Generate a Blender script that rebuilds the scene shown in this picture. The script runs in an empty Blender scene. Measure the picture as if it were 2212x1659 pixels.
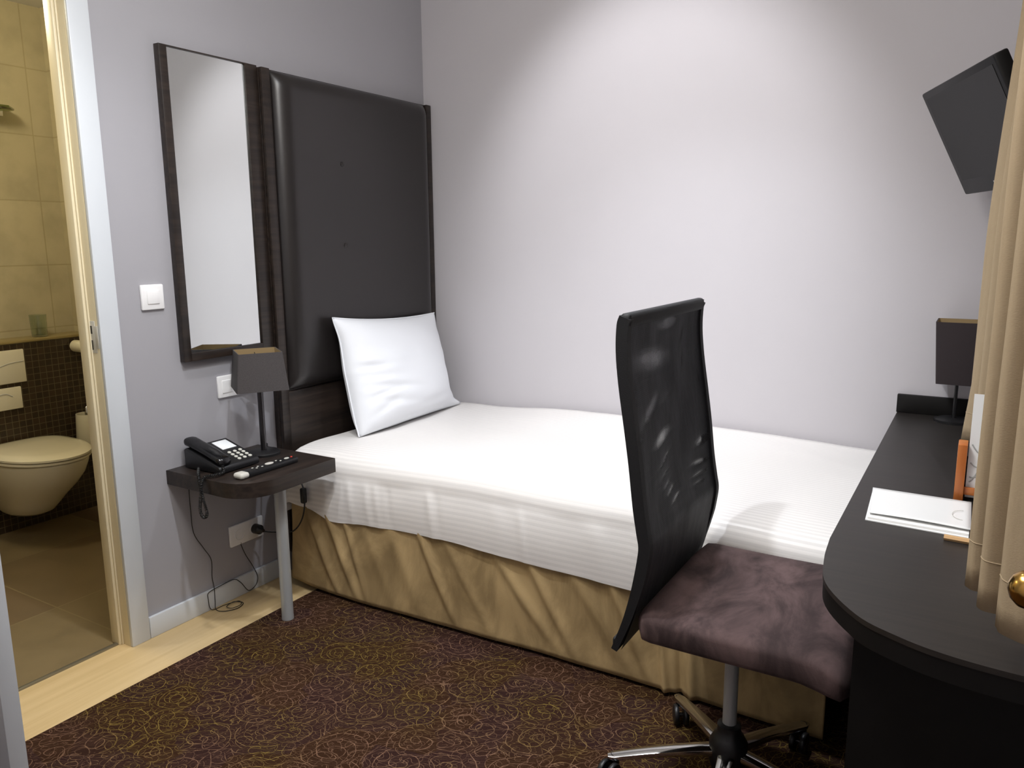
import bpy, bmesh, math, random
from mathutils import Vector, Matrix, noise
random.seed(7)
PI = math.pi
SC = bpy.context.scene
COL = SC.collection

# ------------------------------------------------------------------ helpers
def lin(c):
    o = []
    for v in c:
        v = v / 255.0
        o.append(v / 12.92 if v <= 0.04045 else ((v + 0.055) / 1.055) ** 2.4)
    return (o[0], o[1], o[2], 1.0)

def base_of(p):
    v = Vector((0, 0, 0))
    while p is not None:
        v += p.location
        p = p.parent
    return v

def tag(o, label=None, cat=None, group=None, kind=None):
    if label: o['label'] = label
    if cat: o['category'] = cat
    if group: o['group'] = group
    if kind: o['kind'] = kind
    return o

def thing(name, loc, label, cat, group=None):
    o = bpy.data.objects.new(name, None)
    o.empty_display_size = 0.05
    COL.objects.link(o)
    o.location = loc
    return tag(o, label, cat, group)

class MB:
    """collects geometry in world coordinates; build() links it as one mesh object"""
    def __init__(s):
        s.bm = bmesh.new()
    def box(s, x0, x1, y0, y1, z0, z1, bev=0.0, M=None, seg=2):
        r = bmesh.ops.create_cube(s.bm, size=1.0)
        vs = r['verts']
        for v in vs:
            v.co = Vector((x0 + (v.co.x + .5) * (x1 - x0), y0 + (v.co.y + .5) * (y1 - y0), z0 + (v.co.z + .5) * (z1 - z0)))
        if bev > 0:
            es = set()
            for v in vs: es.update(v.link_edges)
            b = bmesh.ops.bevel(s.bm, geom=list(es), offset=bev, segments=seg, affect='EDGES', profile=0.5)
            vs = list({v for f in b['faces'] for v in f.verts} | {v for v in vs if v.is_valid})
        if M is not None:
            for v in vs: v.co = M @ v.co
        return s
    def lathe(s, prof, c=(0, 0, 0), n=32, M=None):
        """prof: list of (r,z); capped where r > 0 at ends"""
        c = Vector(c); rings = []
        for r, z in prof:
            ring = []
            for i in range(n):
                a = 2 * PI * i / n
                p = Vector((r * math.cos(a), r * math.sin(a), z))
                if M is not None: p = M @ p
                ring.append(s.bm.verts.new(p + c))
            rings.append(ring)
        for a, b in zip(rings[:-1], rings[1:]):
            for i in range(n):
                s.bm.faces.new((a[i], a[(i + 1) % n], b[(i + 1) % n], b[i]))
        s.bm.faces.new(list(reversed(rings[0]))); s.bm.faces.new(rings[-1])
        return s
    def tube(s, pts, r, n=10, cap=True):
        pts = [Vector(p) for p in pts]; N = len(pts); rings = []
        up = Vector((0, 0, 1)); prev = None
        for i, p in enumerate(pts):
            t = (pts[min(i + 1, N - 1)] - pts[max(i - 1, 0)])
            if t.length < 1e-9: t = Vector((0, 0, 1))
            t.normalize()
            if prev is None:
                a = up if abs(t.dot(up)) < .9 else Vector((1, 0, 0))
                u = t.cross(a).normalized()
            else:
                u = (prev - t * prev.dot(t))
                if u.length < 1e-6: u = t.cross(up)
                u.normalize()
            prev = u; w = t.cross(u)
            rr = r[i] if isinstance(r, (list, tuple)) else r
            rings.append([s.bm.verts.new(p + (u * math.cos(2 * PI * k / n) + w * math.sin(2 * PI * k / n)) * rr) for k in range(n)])
        for a, b in zip(rings[:-1], rings[1:]):
            for k in range(n):
                s.bm.faces.new((a[k], a[(k + 1) % n], b[(k + 1) % n], b[k]))
        if cap:
            s.bm.faces.new(list(reversed(rings[0]))); s.bm.faces.new(rings[-1])
        return s
    def prism(s, poly, z0, z1, bev=0.0, seg=3):
        lo = [s.bm.verts.new((x, y, z0)) for x, y in poly]
        hi = [s.bm.verts.new((x, y, z1)) for x, y in poly]
        n = len(poly)
        ft = s.bm.faces.new(hi); fb = s.bm.faces.new(list(reversed(lo)))
        for i in range(n):
            s.bm.faces.new((lo[i], lo[(i + 1) % n], hi[(i + 1) % n], hi[i]))
        if bev > 0:
            es = list(ft.edges) + list(fb.edges)
            bmesh.ops.bevel(s.bm, geom=es, offset=bev, segments=seg, affect='EDGES', profile=.5)
        return s
    def loft(s, rings, cap=True):
        R = [[s.bm.verts.new(p) for p in ring] for ring in rings]
        n = len(R[0])
        for a, b in zip(R[:-1], R[1:]):
            for k in range(n):
                s.bm.faces.new((a[k], a[(k + 1) % n], b[(k + 1) % n], b[k]))
        if cap:
            s.bm.faces.new(list(reversed(R[0]))); s.bm.faces.new(R[-1])
        return s
    def grid(s, rows, uvs=None):
        R = [[s.bm.verts.new(p) for p in row] for row in rows]
        lay = s.bm.loops.layers.uv.verify() if uvs else None
        for i in range(len(R) - 1):
            for j in range(len(R[0]) - 1):
                f = s.bm.faces.new((R[i][j], R[i][j + 1], R[i + 1][j + 1], R[i + 1][j]))
                if lay:
                    for l, (a, b) in zip(f.loops, ((i, j), (i, j + 1), (i + 1, j + 1), (i + 1, j))):
                        l[lay].uv = uvs[a][b]
        return s
    def build(s, name, mat, parent=None, label=None, loc=None, smooth=40, solid=0, subsurf=0, fix=True):
        if fix: bmesh.ops.recalc_face_normals(s.bm, faces=s.bm.faces[:])
        off = base_of(parent) if parent is not None else Vector(loc or (0, 0, 0))
        for v in s.bm.verts: v.co -= off
        me = bpy.data.meshes.new(name)
        s.bm.to_mesh(me); s.bm.free()
        me.materials.append(mat)
        if smooth:
            me.polygons.foreach_set('use_smooth', [True] * len(me.polygons))
            me.set_sharp_from_angle(angle=math.radians(smooth))
        o = bpy.data.objects.new(name, me)
        COL.objects.link(o)
        if parent is not None: o.parent = parent
        else: o.location = off
        if label: o['label'] = label
        if solid:
            m = o.modifiers.new('Solidify', 'SOLIDIFY'); m.thickness = solid; m.offset = 0
        if subsurf:
            m = o.modifiers.new('Subdivision', 'SUBSURF'); m.levels = subsurf; m.render_levels = subsurf
        return o

def smooth_path(pts, n=8):
    """Catmull-Rom through points"""
    P = [Vector(p) for p in pts]; P = [2 * P[0] - P[1]] + P + [2 * P[-1] - P[-2]]; out = []
    for i in range(1, len(P) - 2):
        p0, p1, p2, p3 = P[i - 1:i + 3]
        for k in range(n):
            t = k / n
            out.append(.5 * ((2 * p1) + (p2 - p0) * t + (2 * p0 - 5 * p1 + 4 * p2 - p3) * t * t + (3 * p1 - p0 - 3 * p2 + p3) * t ** 3))
    out.append(P[-2]); return out

def interp(x, tab):
    if x <= tab[0][0]: return tab[0][1]
    for (a, b), (c, d) in zip(tab[:-1], tab[1:]):
        if x <= c:
            t = (x - a) / (c - a); t = t * t * (3 - 2 * t)
            return b + (d - b) * t
    return tab[-1][1]

# ------------------------------------------------------------------ materials
class NT:
    def __init__(s, name):
        s.m = bpy.data.materials.new(name); s.m.use_nodes = True
        s.t = s.m.node_tree; s.b = s.t.nodes['Principled BSDF']; s.o = s.t.nodes['Material Output']
    def n(s, typ, **kw):
        nd = s.t.nodes.new(typ)
        for k, v in kw.items(): setattr(nd, k, v)
        return nd
    def l(s, a, b): s.t.links.new(a, b)
    def val(s, sock, v):
        if hasattr(v, 'links'): s.l(v, sock)
        else: sock.default_value = v
    def math(s, op, a, b=None, c=None, clamp=False):
        nd = s.n('ShaderNodeMath', operation=op, use_clamp=clamp)
        s.val(nd.inputs[0], a)
        if b is not None: s.val(nd.inputs[1], b)
        if c is not None: s.val(nd.inputs[2], c)
        return nd.outputs[0]
    def coord(s, scale=(1, 1, 1), kind='Object', rot=(0, 0, 0)):
        tc = s.n('ShaderNodeTexCoord'); mp = s.n('ShaderNodeMapping')
        mp.inputs['Scale'].default_value = scale; mp.inputs['Rotation'].default_value = rot
        s.l(tc.outputs[kind], mp.inputs['Vector']); return mp.outputs[0]
    def noise(s, vec, scale=5, detail=4, rough=.55, dist=0):
        nd = s.n('ShaderNodeTexNoise'); s.l(vec, nd.inputs['Vector'])
        nd.inputs['Scale'].default_value = scale; nd.inputs['Detail'].default_value = detail
        nd.inputs['Roughness'].default_value = rough; nd.inputs['Distortion'].default_value = dist
        return nd.outputs['Fac']
    def mix(s, fac, a, b):
        nd = s.n('ShaderNodeMix', data_type='RGBA')
        s.val(nd.inputs[0], fac); s.val(nd.inputs[6], a); s.val(nd.inputs[7], b)
        return nd.outputs[2]
    def rng(s, v, a, b, c=0.0, d=1.0):
        nd = s.n('ShaderNodeMapRange', interpolation_type='SMOOTHSTEP')
        s.l(v, nd.inputs[0])
        nd.inputs[1].default_value = a; nd.inputs[2].default_value = b
        nd.inputs[3].default_value = c; nd.inputs[4].default_value = d
        return nd.outputs[0]
    def bump(s, h, strength=.3, dist=.01):
        nd = s.n('ShaderNodeBump'); nd.inputs['Strength'].default_value = strength
        nd.inputs['Distance'].default_value = dist
        s.l(h, nd.inputs['Height']); s.l(nd.outputs[0], s.b.inputs['Normal'])

def simple(name, c, rough=.5, metal=0, var=.0, vscale=8, bump=0, bscale=200, sheen=0, spec=.5):
    t = NT(name); b = t.b
    b.inputs['Roughness'].default_value = rough; b.inputs['Metallic'].default_value = metal
    b.inputs['Specular IOR Level'].default_value = spec
    v = t.coord()
    if var:
        f = t.noise(v, vscale, 4)
        c1 = lin([max(0, x * (1 - var)) for x in c]); c2 = lin([min(255, x * (1 + var)) for x in c])
        t.l(t.mix(t.rng(f, .3, .7), c1, c2), b.inputs['Base Color'])
    else: b.inputs['Base Color'].default_value = lin(c)
    if bump: t.bump(t.noise(v, bscale, 3), bump, .002)
    if sheen:
        b.inputs['Sheen Weight'].default_value = sheen; b.inputs['Sheen Roughness'].default_value = .4
    return t.m

def tiles(name, c1, c2, grout, w, h, axes='yz', gap=.003, rough=.25, bump=.3):
    t = NT(name); b = t.b
    tc = t.n('ShaderNodeTexCoord'); sp = t.n('ShaderNodeSeparateXYZ'); cb = t.n('ShaderNodeCombineXYZ')
    t.l(tc.outputs['Object'], sp.inputs[0])
    ix = {'x': 0, 'y': 1, 'z': 2}
    t.l(sp.outputs[ix[axes[0]]], cb.inputs[0]); t.l(sp.outputs[ix[axes[1]]], cb.inputs[1])
    br = t.n('ShaderNodeTexBrick'); br.offset = 0.0; br.squash = 1.0
    t.l(cb.outputs[0], br.inputs['Vector'])
    br.inputs['Scale'].default_value = 1.0
    br.inputs['Brick Width'].default_value = w; br.inputs['Row Height'].default_value = h
    br.inputs['Mortar Size'].default_value = gap; br.inputs['Mortar Smooth'].default_value = .2
    br.inputs['Color1'].default_value = lin(c1); br.inputs['Color2'].default_value = lin(c2); br.inputs['Mortar'].default_value = lin(grout)
    f = t.noise(tc.outputs['Object'], 6, 5)
    t.l(t.mix(t.math('MULTIPLY', t.rng(f, .35, .75), .35), br.outputs['Color'], lin([x * .72 for x in c1])), b.inputs['Base Color'])
    b.inputs['Roughness'].default_value = rough
    t.bump(t.math('SUBTRACT', 1.0, br.outputs['Fac']), bump, .002)
    return t.m

def wood(name, c1, c2, axis=1, rough=.4, scale=1.0, bump=.08):
    t = NT(name); b = t.b
    sc = [60 * scale] * 3; sc[axis] = 3 * scale
    v = t.coord(tuple(sc))
    f = t.noise(v, 1.0, 6, .6, .4)
    t.l(t.mix(t.rng(f, .3, .72), lin(c1), lin(c2)), b.inputs['Base Color'])
    b.inputs['Roughness'].default_value = rough
    t.bump(f, bump, .002)
    return t.m

def m_wallpaper(name, c):
    t = NT(name); b = t.b
    v = t.coord((900, 900, 500)); f = t.noise(v, 1.0, 3)
    f2 = t.noise(t.coord(), 2.5, 3)
    ca = lin([x * .97 for x in c]); cbb = lin([min(255, x * 1.03) for x in c])
    t.l(t.mix(t.math('ADD', t.math('MULTIPLY', f, .6), t.math('MULTIPLY', f2, .4)), ca, cbb), b.inputs['Base Color'])
    b.inputs['Roughness'].default_value = .75; b.inputs['Specular IOR Level'].default_value = .25
    t.bump(f, .12, .001); return t.m

def m_sheet(name, c, stripes=True):
    t = NT(name); b = t.b
    uv = t.n('ShaderNodeUVMap'); sp = t.n('ShaderNodeSeparateXYZ'); t.l(uv.outputs[0], sp.inputs[0])
    w = t.math('SINE', t.math('MULTIPLY', sp.outputs[1], 2 * PI / .019))
    w = t.rng(w, -.35, .35)
    nz = t.noise(t.coord((40, 40, 160)), 1.0, 3)
    d = lin([x * .955 for x in c])
    t.l(t.mix(w, d, lin(c)), b.inputs['Base Color'])
    t.l(t.rng(w, 0, 1, .62, .42), b.inputs['Roughness'])
    b.inputs['Sheen Weight'].default_value = .15
    t.bump(t.math('ADD', t.math('MULTIPLY', nz, .25), t.math('MULTIPLY', w, .3)), .12, .002)
    return t.m

def m_velvet(name, c1, c2, scale=(9, 9, 5), sheen=.5, rough=.8):
    t = NT(name); b = t.b
    v = t.coord(scale); f = t.noise(v, 1.0, 6, .62, .6)
    t.l(t.mix(t.rng(f, .32, .7), lin(c1), lin(c2)), b.inputs['Base Color'])
    b.inputs['Roughness'].default_value = rough
    b.inputs['Sheen Weight'].default_value = sheen; b.inputs['Sheen Roughness'].default_value = .35
    b.inputs['Sheen Tint'].default_value = lin(c2)
    t.bump(t.noise(t.coord((300, 300, 300)), 1.0, 2), .15, .002)
    return t.m

def m_carpet():
    t = NT('swirl_carpet'); b = t.b
    tc = t.n('ShaderNodeTexCoord')
    rot = t.n('ShaderNodeMapping'); rot.inputs['Rotation'].default_value = (0, 0, math.radians(-31)); t.l(tc.outputs['Object'], rot.inputs[0])
    wn = t.n('ShaderNodeTexNoise'); wn.inputs['Scale'].default_value = 9; wn.inputs['Detail'].default_value = 2; t.l(rot.outputs[0], wn.inputs['Vector'])
    sub = t.n('ShaderNodeVectorMath', operation='SUBTRACT'); t.l(wn.outputs['Color'], sub.inputs[0]); sub.inputs[1].default_value = (.5, .5, .5)
    scl = t.n('ShaderNodeVectorMath', operation='MULTIPLY'); t.l(sub.outputs[0], scl.inputs[0]); scl.inputs[1].default_value = (.05, .05, 0)
    add = t.n('ShaderNodeVectorMath', operation='ADD'); t.l(rot.outputs[0], add.inputs[0]); t.l(scl.outputs[0], add.inputs[1])
    flat = t.n('ShaderNodeVectorMath', operation='MULTIPLY'); t.l(add.outputs[0], flat.inputs[0]); flat.inputs[1].default_value = (1, 1.15, 0)
    def layer(scale, k, arms, wd, off):
        o = t.n('ShaderNodeVectorMath', operation='ADD'); t.l(flat.outputs[0], o.inputs[0]); o.inputs[1].default_value = off
        vo = t.n('ShaderNodeTexVoronoi', voronoi_dimensions='2D'); vo.inputs['Scale'].default_value = scale
        vo.inputs['Randomness'].default_value = .85
        t.l(o.outputs[0], vo.inputs['Vector'])
        df = t.n('ShaderNodeVectorMath', operation='SUBTRACT'); t.l(o.outputs[0], df.inputs[0]); t.l(vo.outputs['Position'], df.inputs[1])
        sp = t.n('ShaderNodeSeparateXYZ'); t.l(df.outputs[0], sp.inputs[0])
        sc = t.n('ShaderNodeSeparateColor'); t.l(vo.outputs['Color'], sc.inputs[0])
        ang = t.math('ARCTAN2', sp.outputs[1], sp.outputs[0])
        ang = t.math('ADD', t.math('MULTIPLY', ang, arms), t.math('MULTIPLY', sc.outputs[0], 6.28))
        ph = t.math('ADD', t.math('MULTIPLY', vo.outputs['Distance'], k), ang)
        s = t.math('ABSOLUTE', t.math('SINE', t.math('MULTIPLY', ph, .5)))
        ln = t.rng(s, 0.0, wd, 1.0, 0.0)
        return ln, vo.outputs['Distance'], sc.outputs[1]
    l1, d1, r1 = layer(7.4, 26.0, 1.0, .17, (0, 0, 0))
    l2, d2, r2 = layer(13.0, 17.0, -1.0, .15, (.37, .21, 0))
    l4, d4, r4 = layer(21.0, 15.0, 1.0, .2, (.71, .53, 0))
    # loose flowing threads
    nv = t.n('ShaderNodeTexNoise'); nv.inputs['Scale'].default_value = 7; nv.inputs['Detail'].default_value = 1.5
    st = t.n('ShaderNodeVectorMath', operation='MULTIPLY'); t.l(flat.outputs[0], st.inputs[0]); st.inputs[1].default_value = (.55, 1.5, 0)
    t.l(st.outputs[0], nv.inputs['Vector'])
    l3 = t.rng(t.math('ABSOLUTE', t.math('SINE', t.math('MULTIPLY', nv.outputs['Fac'], 95))), 0, .24, 1, 0)
    lines = t.math('MAXIMUM', t.math('MAXIMUM', t.math('MULTIPLY', l1, 1.0), t.math('MULTIPLY', l2, .9)), t.math('MULTIPLY', t.math('MAXIMUM', l3, l4), .62))
    br = t.noise(rot.outputs[0], 60, 3)
    lines = t.math('MULTIPLY', lines, t.rng(br, .3, .65, .3, 1.0))
    hue = t.noise(rot.outputs[0], 3.5, 2)
    lc = t.mix(t.rng(hue, .38, .62), lin((136, 104, 84)), lin((138, 116, 58)))
    fill = t.mix(t.rng(r1, .4, .6), lin((46, 29, 17)), lin((40, 25, 26)))
    fuzz = t.noise(rot.outputs[0], 500, 2)
    fill = t.mix(t.math('MULTIPLY', fuzz, .5), fill, lin((66, 40, 26)))
    t.l(t.mix(lines, fill, lc), b.inputs['Base Color'])
    b.inputs['Roughness'].default_value = .95; b.inputs['Specular IOR Level'].default_value = .1
    t.bump(fuzz, .5, .004)
    return t.m

def m_mesh():
    t = NT('see_through_black_mesh'); b = t.b
    v = t.coord((1, 1, 1)); sp = t.n('ShaderNodeSeparateXYZ'); t.l(v, sp.inputs[0])
    at = t.n('ShaderNodeAttribute'); at.attribute_name = 'see_through'
    f = t.noise(t.coord((3, 14, 8)), 1.0, 3)
    op = t.math('MULTIPLY', at.outputs['Fac'], t.rng(f, .3, .65, .45, 1.0))
    fac = t.math('ADD', .02, t.math('MULTIPLY', op, .56))
    # weave
    wv = t.n('ShaderNodeTexBrick'); wv.offset = .5
    cb = t.n('ShaderNodeCombineXYZ'); t.l(sp.outputs[1], cb.inputs[0]); t.l(sp.outputs[2], cb.inputs[1]); t.l(cb.outputs[0], wv.inputs['Vector'])
    wv.inputs['Scale'].default_value = 1; wv.inputs['Brick Width'].default_value = .006; wv.inputs['Row Height'].default_value = .004
    wv.inputs['Mortar Size'].default_value = .0011; wv.inputs['Mortar Smooth'].default_value = .6
    t.l(t.mix(wv.outputs['Fac'], lin((9, 10, 14)), lin((20, 23, 31))), b.inputs['Base Color'])
    b.inputs['Roughness'].default_value = .55; b.inputs['Specular IOR Level'].default_value = .35
    b.inputs['Sheen Weight'].default_value = .02
    t.bump(t.math('ADD', f, t.math('MULTIPLY', wv.outputs['Fac'], .15)), .35, .012)
    tr = t.n('ShaderNodeBsdfTransparent'); mx = t.n('ShaderNodeMixShader')
    t.l(fac, mx.inputs[0]); t.l(b.outputs[0], mx.inputs[1]); t.l(tr.outputs[0], mx.inputs[2]); t.l(mx.outputs[0], t.o.inputs[0])
    return t.m

def m_curtain(name, c):
    t = NT(name); b = t.b
    f = t.noise(t.coord((260, 260, 40)), 1.0, 3)
    f2 = t.noise(t.coord((260, 260, 900)), 1.0, 2)
    t.l(t.mix(t.math('ADD', t.math('MULTIPLY', f, .5), t.math('MULTIPLY', f2, .5)), lin([x * .88 for x in c]), lin(c)), b.inputs['Base Color'])
    b.inputs['Roughness'].default_value = .85; b.inputs['Specular IOR Level'].default_value = .15
    t.bump(f2, .2, .002)
    tl = t.n('ShaderNodeBsdfTranslucent'); tl.inputs[0].default_value = lin(c)
    mx = t.n('ShaderNodeMixShader'); mx.inputs[0].default_value = .18
    t.l(b.outputs[0], mx.inputs[1]); t.l(tl.outputs[0], mx.inputs[2]); t.l(mx.outputs[0], t.o.inputs[0])
    return t.m

def m_glass(name, c, rough=.02):
    t = NT(name); b = t.b
    b.inputs['Base Color'].default_value = lin(c); b.inputs['Roughness'].default_value = rough
    b.inputs['Transmission Weight'].default_value = 1.0; b.inputs['IOR'].default_value = 1.45
    return t.m

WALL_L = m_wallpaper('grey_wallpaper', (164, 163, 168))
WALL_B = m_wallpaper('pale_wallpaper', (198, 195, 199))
CEIL = simple('white_ceiling', (225, 222, 216), .8)
FLOORW = wood('pale_strip_floor', (194, 168, 122), (210, 186, 142), axis=1, rough=.4, scale=.35, bump=.02)
CARPET = m_carpet()
WENGE = wood('wenge_wood', (27, 21, 18), (50, 40, 34), axis=1, rough=.42)
DESKM = wood('brown_black_desk_laminate', (29, 25, 22), (40, 35, 31), axis=0, rough=.46, bump=.03)
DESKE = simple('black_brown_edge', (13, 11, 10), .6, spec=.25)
LEATH = simple('dark_brown_leatherette', (31, 27, 26), .34, bump=.08, bscale=400, var=.06, vscale=3, spec=.6)
MIRROR = simple('mirror_glass', (236, 240, 238), .015, 1.0)
WHITEP = simple('white_gloss_paint', (206, 211, 216), .35)
CREAMP = simple('cream_jamb_paint', (222, 210, 178), .4)
PLAST = simple('white_plastic', (240, 240, 240), .3)
PLASTG = simple('light_grey_plastic', (196, 194, 186), .4)
BLACKP = simple('black_plastic', (20, 20, 22), .4)
BLACKG = simple('black_gloss_plastic', (12, 12, 14), .18)
TVB = simple('tv_black_plastic', (13, 13, 14), .5, spec=.3)
SCREEN = simple('tv_screen_matt', (15, 14, 14), .5, spec=.3)
CHROME = simple('chrome', (210, 210, 210), .12, 1.0)
STEELG = simple('grey_lacquered_steel', (176, 180, 182), .35, .35)
DKMETAL = simple('dark_nickel', (74, 72, 74), .28, .9)
BRASS = simple('brass', (190, 150, 80), .2, 1.0)
BROWNM = simple('dark_bronze', (84, 58, 34), .35, .7)
SHADE = simple('charcoal_lampshade_fabric', (66, 62, 62), .85, bump=.3, bscale=900, var=.06, vscale=300)
SHADEIN = simple('lampshade_lining', (150, 128, 90), .8)
SHADEB = simple('black_brown_lampshade_fabric', (50, 42, 44), .85, bump=.3, bscale=700)
SHEET = m_sheet('striped_satin_sheet', (240, 237, 234))
COTTON = simple('white_cotton', (238, 241, 246), .75, bump=.1, bscale=600, sheen=.1)
TICK = simple('mattress_ticking', (220, 216, 208), .8)
SKIRT = m_velvet('gold_beige_velvet', (140, 118, 80), (184, 158, 112), (7, 7, 4), .35)
DARKB = simple('dark_base_fabric', (34, 30, 28), .9)
SUEDE = m_velvet('brown_suede', (46, 32, 32), (98, 78, 77), (9, 5, 6), .35, .9)
MESH = m_mesh()
MESHF = simple('black_mesh_sleeve_edge', (12, 13, 17), .65, bump=.3, bscale=500)
CURT = m_curtain('beige_woven_curtain', (188, 168, 138))
PAPER = simple('white_card', (246, 246, 244), .5)
PAPERG = simple('white_satin_paper', (240, 241, 240), .3)
ORANGE = wood('orange_cherry_wood', (176, 98, 44), (206, 128, 64), axis=2, rough=.35, scale=.6)
PENCIL = simple('pale_pencil_wood', (214, 172, 120), .5)
BTILE = tiles('beige_wall_tile', (196, 184, 150), (190, 178, 144), (176, 163, 128), .30, .305, 'yz', .003)
BTILEX = tiles('beige_wall_tile_side', (196, 184, 150), (190, 178, 144), (176, 163, 128), .30, .305, 'xz', .003)
MOSAIC = tiles('dark_mosaic', (64, 50, 36), (48, 37, 27), (98, 86, 64), .03, .03, 'yz', .0016, .25)
BFLOOR = tiles('brown_grey_floor_tile', (126, 110, 80), (104, 84, 62), (136, 120, 88), .6, .6, 'xy', .003, .3, .15)
CERAM = simple('white_ceramic', (226, 218, 192), .12)
GLASS = m_glass('clear_glass', (226, 234, 226))
KEYM = simple('pale_keys', (196, 196, 186), .4)
CABLE = simple('black_cable', (22, 22, 22), .5)
LCD = simple('white_phone_label', (238, 242, 244), .4)
RED = simple('red_button', (200, 52, 32), .4)
TRIMAL = simple('dull_aluminium', (150, 146, 132), .35, .8)

# ------------------------------------------------------------------ the room
RX, RY, RZ = 2.56, -3.45, 2.6
def struct(name, mb, mat, parent=None, **k):
    o = mb.build(name, mat, parent, **k)
    if parent is None: o['kind'] = 'structure'
    return o

DY0, DY1, DZ = -2.30, -1.69, 2.05       # bathroom doorway
struct('floor', MB().box(-.052, RX + .1, RY - .1, .1, -.10, 0), FLOORW)
struct('ceiling', MB().box(-.10, RX + .1, RY - .1, .1, RZ, RZ + .1), CEIL)
struct('wall_back', MB().box(-.10, RX + .1, 0, .1, 0, RZ), WALL_B)
struct('wall_right', MB().box(RX, RX + .1, RY, 0, 0, RZ), WALL_B)
struct('wall_front', MB().box(-.10, RX + .1, RY - .1, RY, 0, RZ), WALL_B)
wl = MB().box(-.08, 0, DY1 + .012, 0, 0, RZ).box(-.08, 0, RY, DY0 - .012, 0, RZ).box(-.08, 0, DY0 - .012, DY1 + .012, DZ + .012, RZ)
struct('wall_left', wl, WALL_L, smooth=0)
struct('baseboard_left', MB().box(0, .013, -1.622, -1.0, 0, .075, .003), WHITEP)
# door casing, jamb with its rebate, strike plate
tr = MB()
tr.box(-.0, .014, DY1, DY1 + .066, 0, DZ + .066, .003)
tr.box(-.0, .014, DY0 - .066, DY0, 0, DZ + .066, .003)
tr.box(-.0, .014, DY0, DY1, DZ, DZ + .066, .003)
T1 = struct('trim_1', tr, WHITEP)
jm = MB()
for a, b_, c, d in ((DY1, DY1 + .012, DY1 - .014, DY1), (DY0 - .012, DY0, DY0, DY0 + .014)):
    jm.box(-.082, .0, a, b_, 0, DZ, .001); jm.box(-.082, -.040, c, d, 0, DZ, .003); jm.box(-.040, -.034, c + (.008 if c < DY1 - .01 else 0), d - (0 if c < DY1 - .01 else .008), 0, DZ, .002)
jm.box(-.082, .0, DY0, DY1, DZ, DZ + .012)
J = struct('trim_2', jm, CREAMP)
sp = struct('strike_plate', MB().box(-.041, -.012, DY1 - .002, DY1, .985, 1.085, .0008).box(-.012, .004, DY1 - .003, DY1 - .001, 1.0, 1.07, .0008), PLASTG, J)
struct('latch_slot', MB().box(-.037, -.026, DY1 - .0026, DY1 - .0015, 1.045, 1.07).box(-.035, -.027, DY1 - .0026, DY1 - .0015, .995, 1.025), BLACKP, sp)
struct('trim_3', MB().box(-.06, -.045, DY0, DY1 - .014, -.002, .006, .002), TRIMAL)
# open door leaf
dl = MB().box(.0, .577, DY0 - .040, DY0 - .002, .008, 2.035, .002)
D1 = struct('door_1', dl, WHITEP)
hd = MB().lathe([(.026, 0), (.026, .006), (.010, .008), (.010, .045)], (.50, DY0 - .040, 1.05), 20, Matrix.Rotation(PI / 2, 4, 'X'))
hd.tube([(.50, DY0 - .080, 1.05), (.49, DY0 - .086, 1.05), (.38, DY0 - .086, 1.05)], .009)
struct('door_handle', hd, CHROME, D1)

# bathroom shell
BX, BY0, BY1, BZ = -1.62, -2.75, -.84, 2.42
struct('floor_bathroom', MB().box(BX - .1, -.053, BY0 - .1, BY1 + .1, -.10, -.001), BFLOOR, loc=(-.505, -1.652, 0))
struct('ceiling_bathroom', MB().box(BX - .1, -.08, BY0 - .1, BY1 + .1, BZ, BZ + .1), CEIL)
struct('wall_bathroom_back', MB().box(BX - .1, BX, BY0 - .1, BY1 + .1, 0, BZ), BTILE, loc=(BX, -.035, 0))
struct('wall_bathroom_right', MB().box(BX, -.08, BY1, BY1 + .1, 0, BZ), BTILEX)
struct('wall_bathroom_left', MB().box(BX, -.08, BY0 - .1, BY0, 0, BZ), BTILEX)
MX = -1.47
hw = struct('wall_bathroom_ledge', MB().box(BX, MX, BY0, BY1, 0, .872), MOSAIC)
struct('ledge_top', MB().box(BX, MX + .004, BY0, BY1, .872, .884, .002), simple('beige_ledge_tile', (150, 132, 84), .3), hw)

# ------------------------------------------------------------------ carpet
cp = MB().box(.232, RX - .002, RY + .002, -.002, .0, .009, .003)
tag(cp.build('carpet', CARPET, loc=(.232, RY, 0)), 'dark brown carpet with fine swirling spiral line pattern beside the pale floor strip', 'carpet')

# ------------------------------------------------------------------ headboard
hbt = thing('headboard', (0.0, -.51, .10), 'tall dark brown upholstered headboard panel fixed to the wall behind the pillow', 'headboard')
fr = MB().box(.0, .028, -1.014, -.006, .10, 1.94, .002)
fr.box(.028, .046, -1.014, -.975, .10, 1.94, .003).box(.028, .046, -.040, -.006, .10, 1.94, .003)
fr.build('frame', WENGE, hbt)
MB().box(.028, .036, -.974, -.041, .10, .745, .003).build('lower_panel', WENGE, hbt)
def pad(y0, y1, z0, z1, xb, h, ry, rz, ny=60, nz=60):
    rows = []
    for i in range(nz + 1):
        row = []
        for j in range(ny + 1):
            # denser samples near the edges
            a = .5 - .5 * math.cos(PI * j / ny); c = .5 - .5 * math.cos(PI * i / nz)
            y = y0 + (y1 - y0) * a; z = z0 + (z1 - z0) * c
            def e(d, r): 
                d = max(0, min(1, d / r)); return math.sqrt(max(0, 1 - (1 - d) ** 2))
            k = e(min(y - y0, y1 - y), ry) * e(min(z - z0, z1 - z), rz)
            row.append((xb + h * k + .0012 * noise.noise(Vector((y * 4, z * 3, 1))), y, z))
        rows.append(row)
    return MB().grid(rows)
pad(-.970, -.046, .75, 1.936, .029, .050, .075, .06).build('padded_panel', LEATH, hbt)
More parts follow.
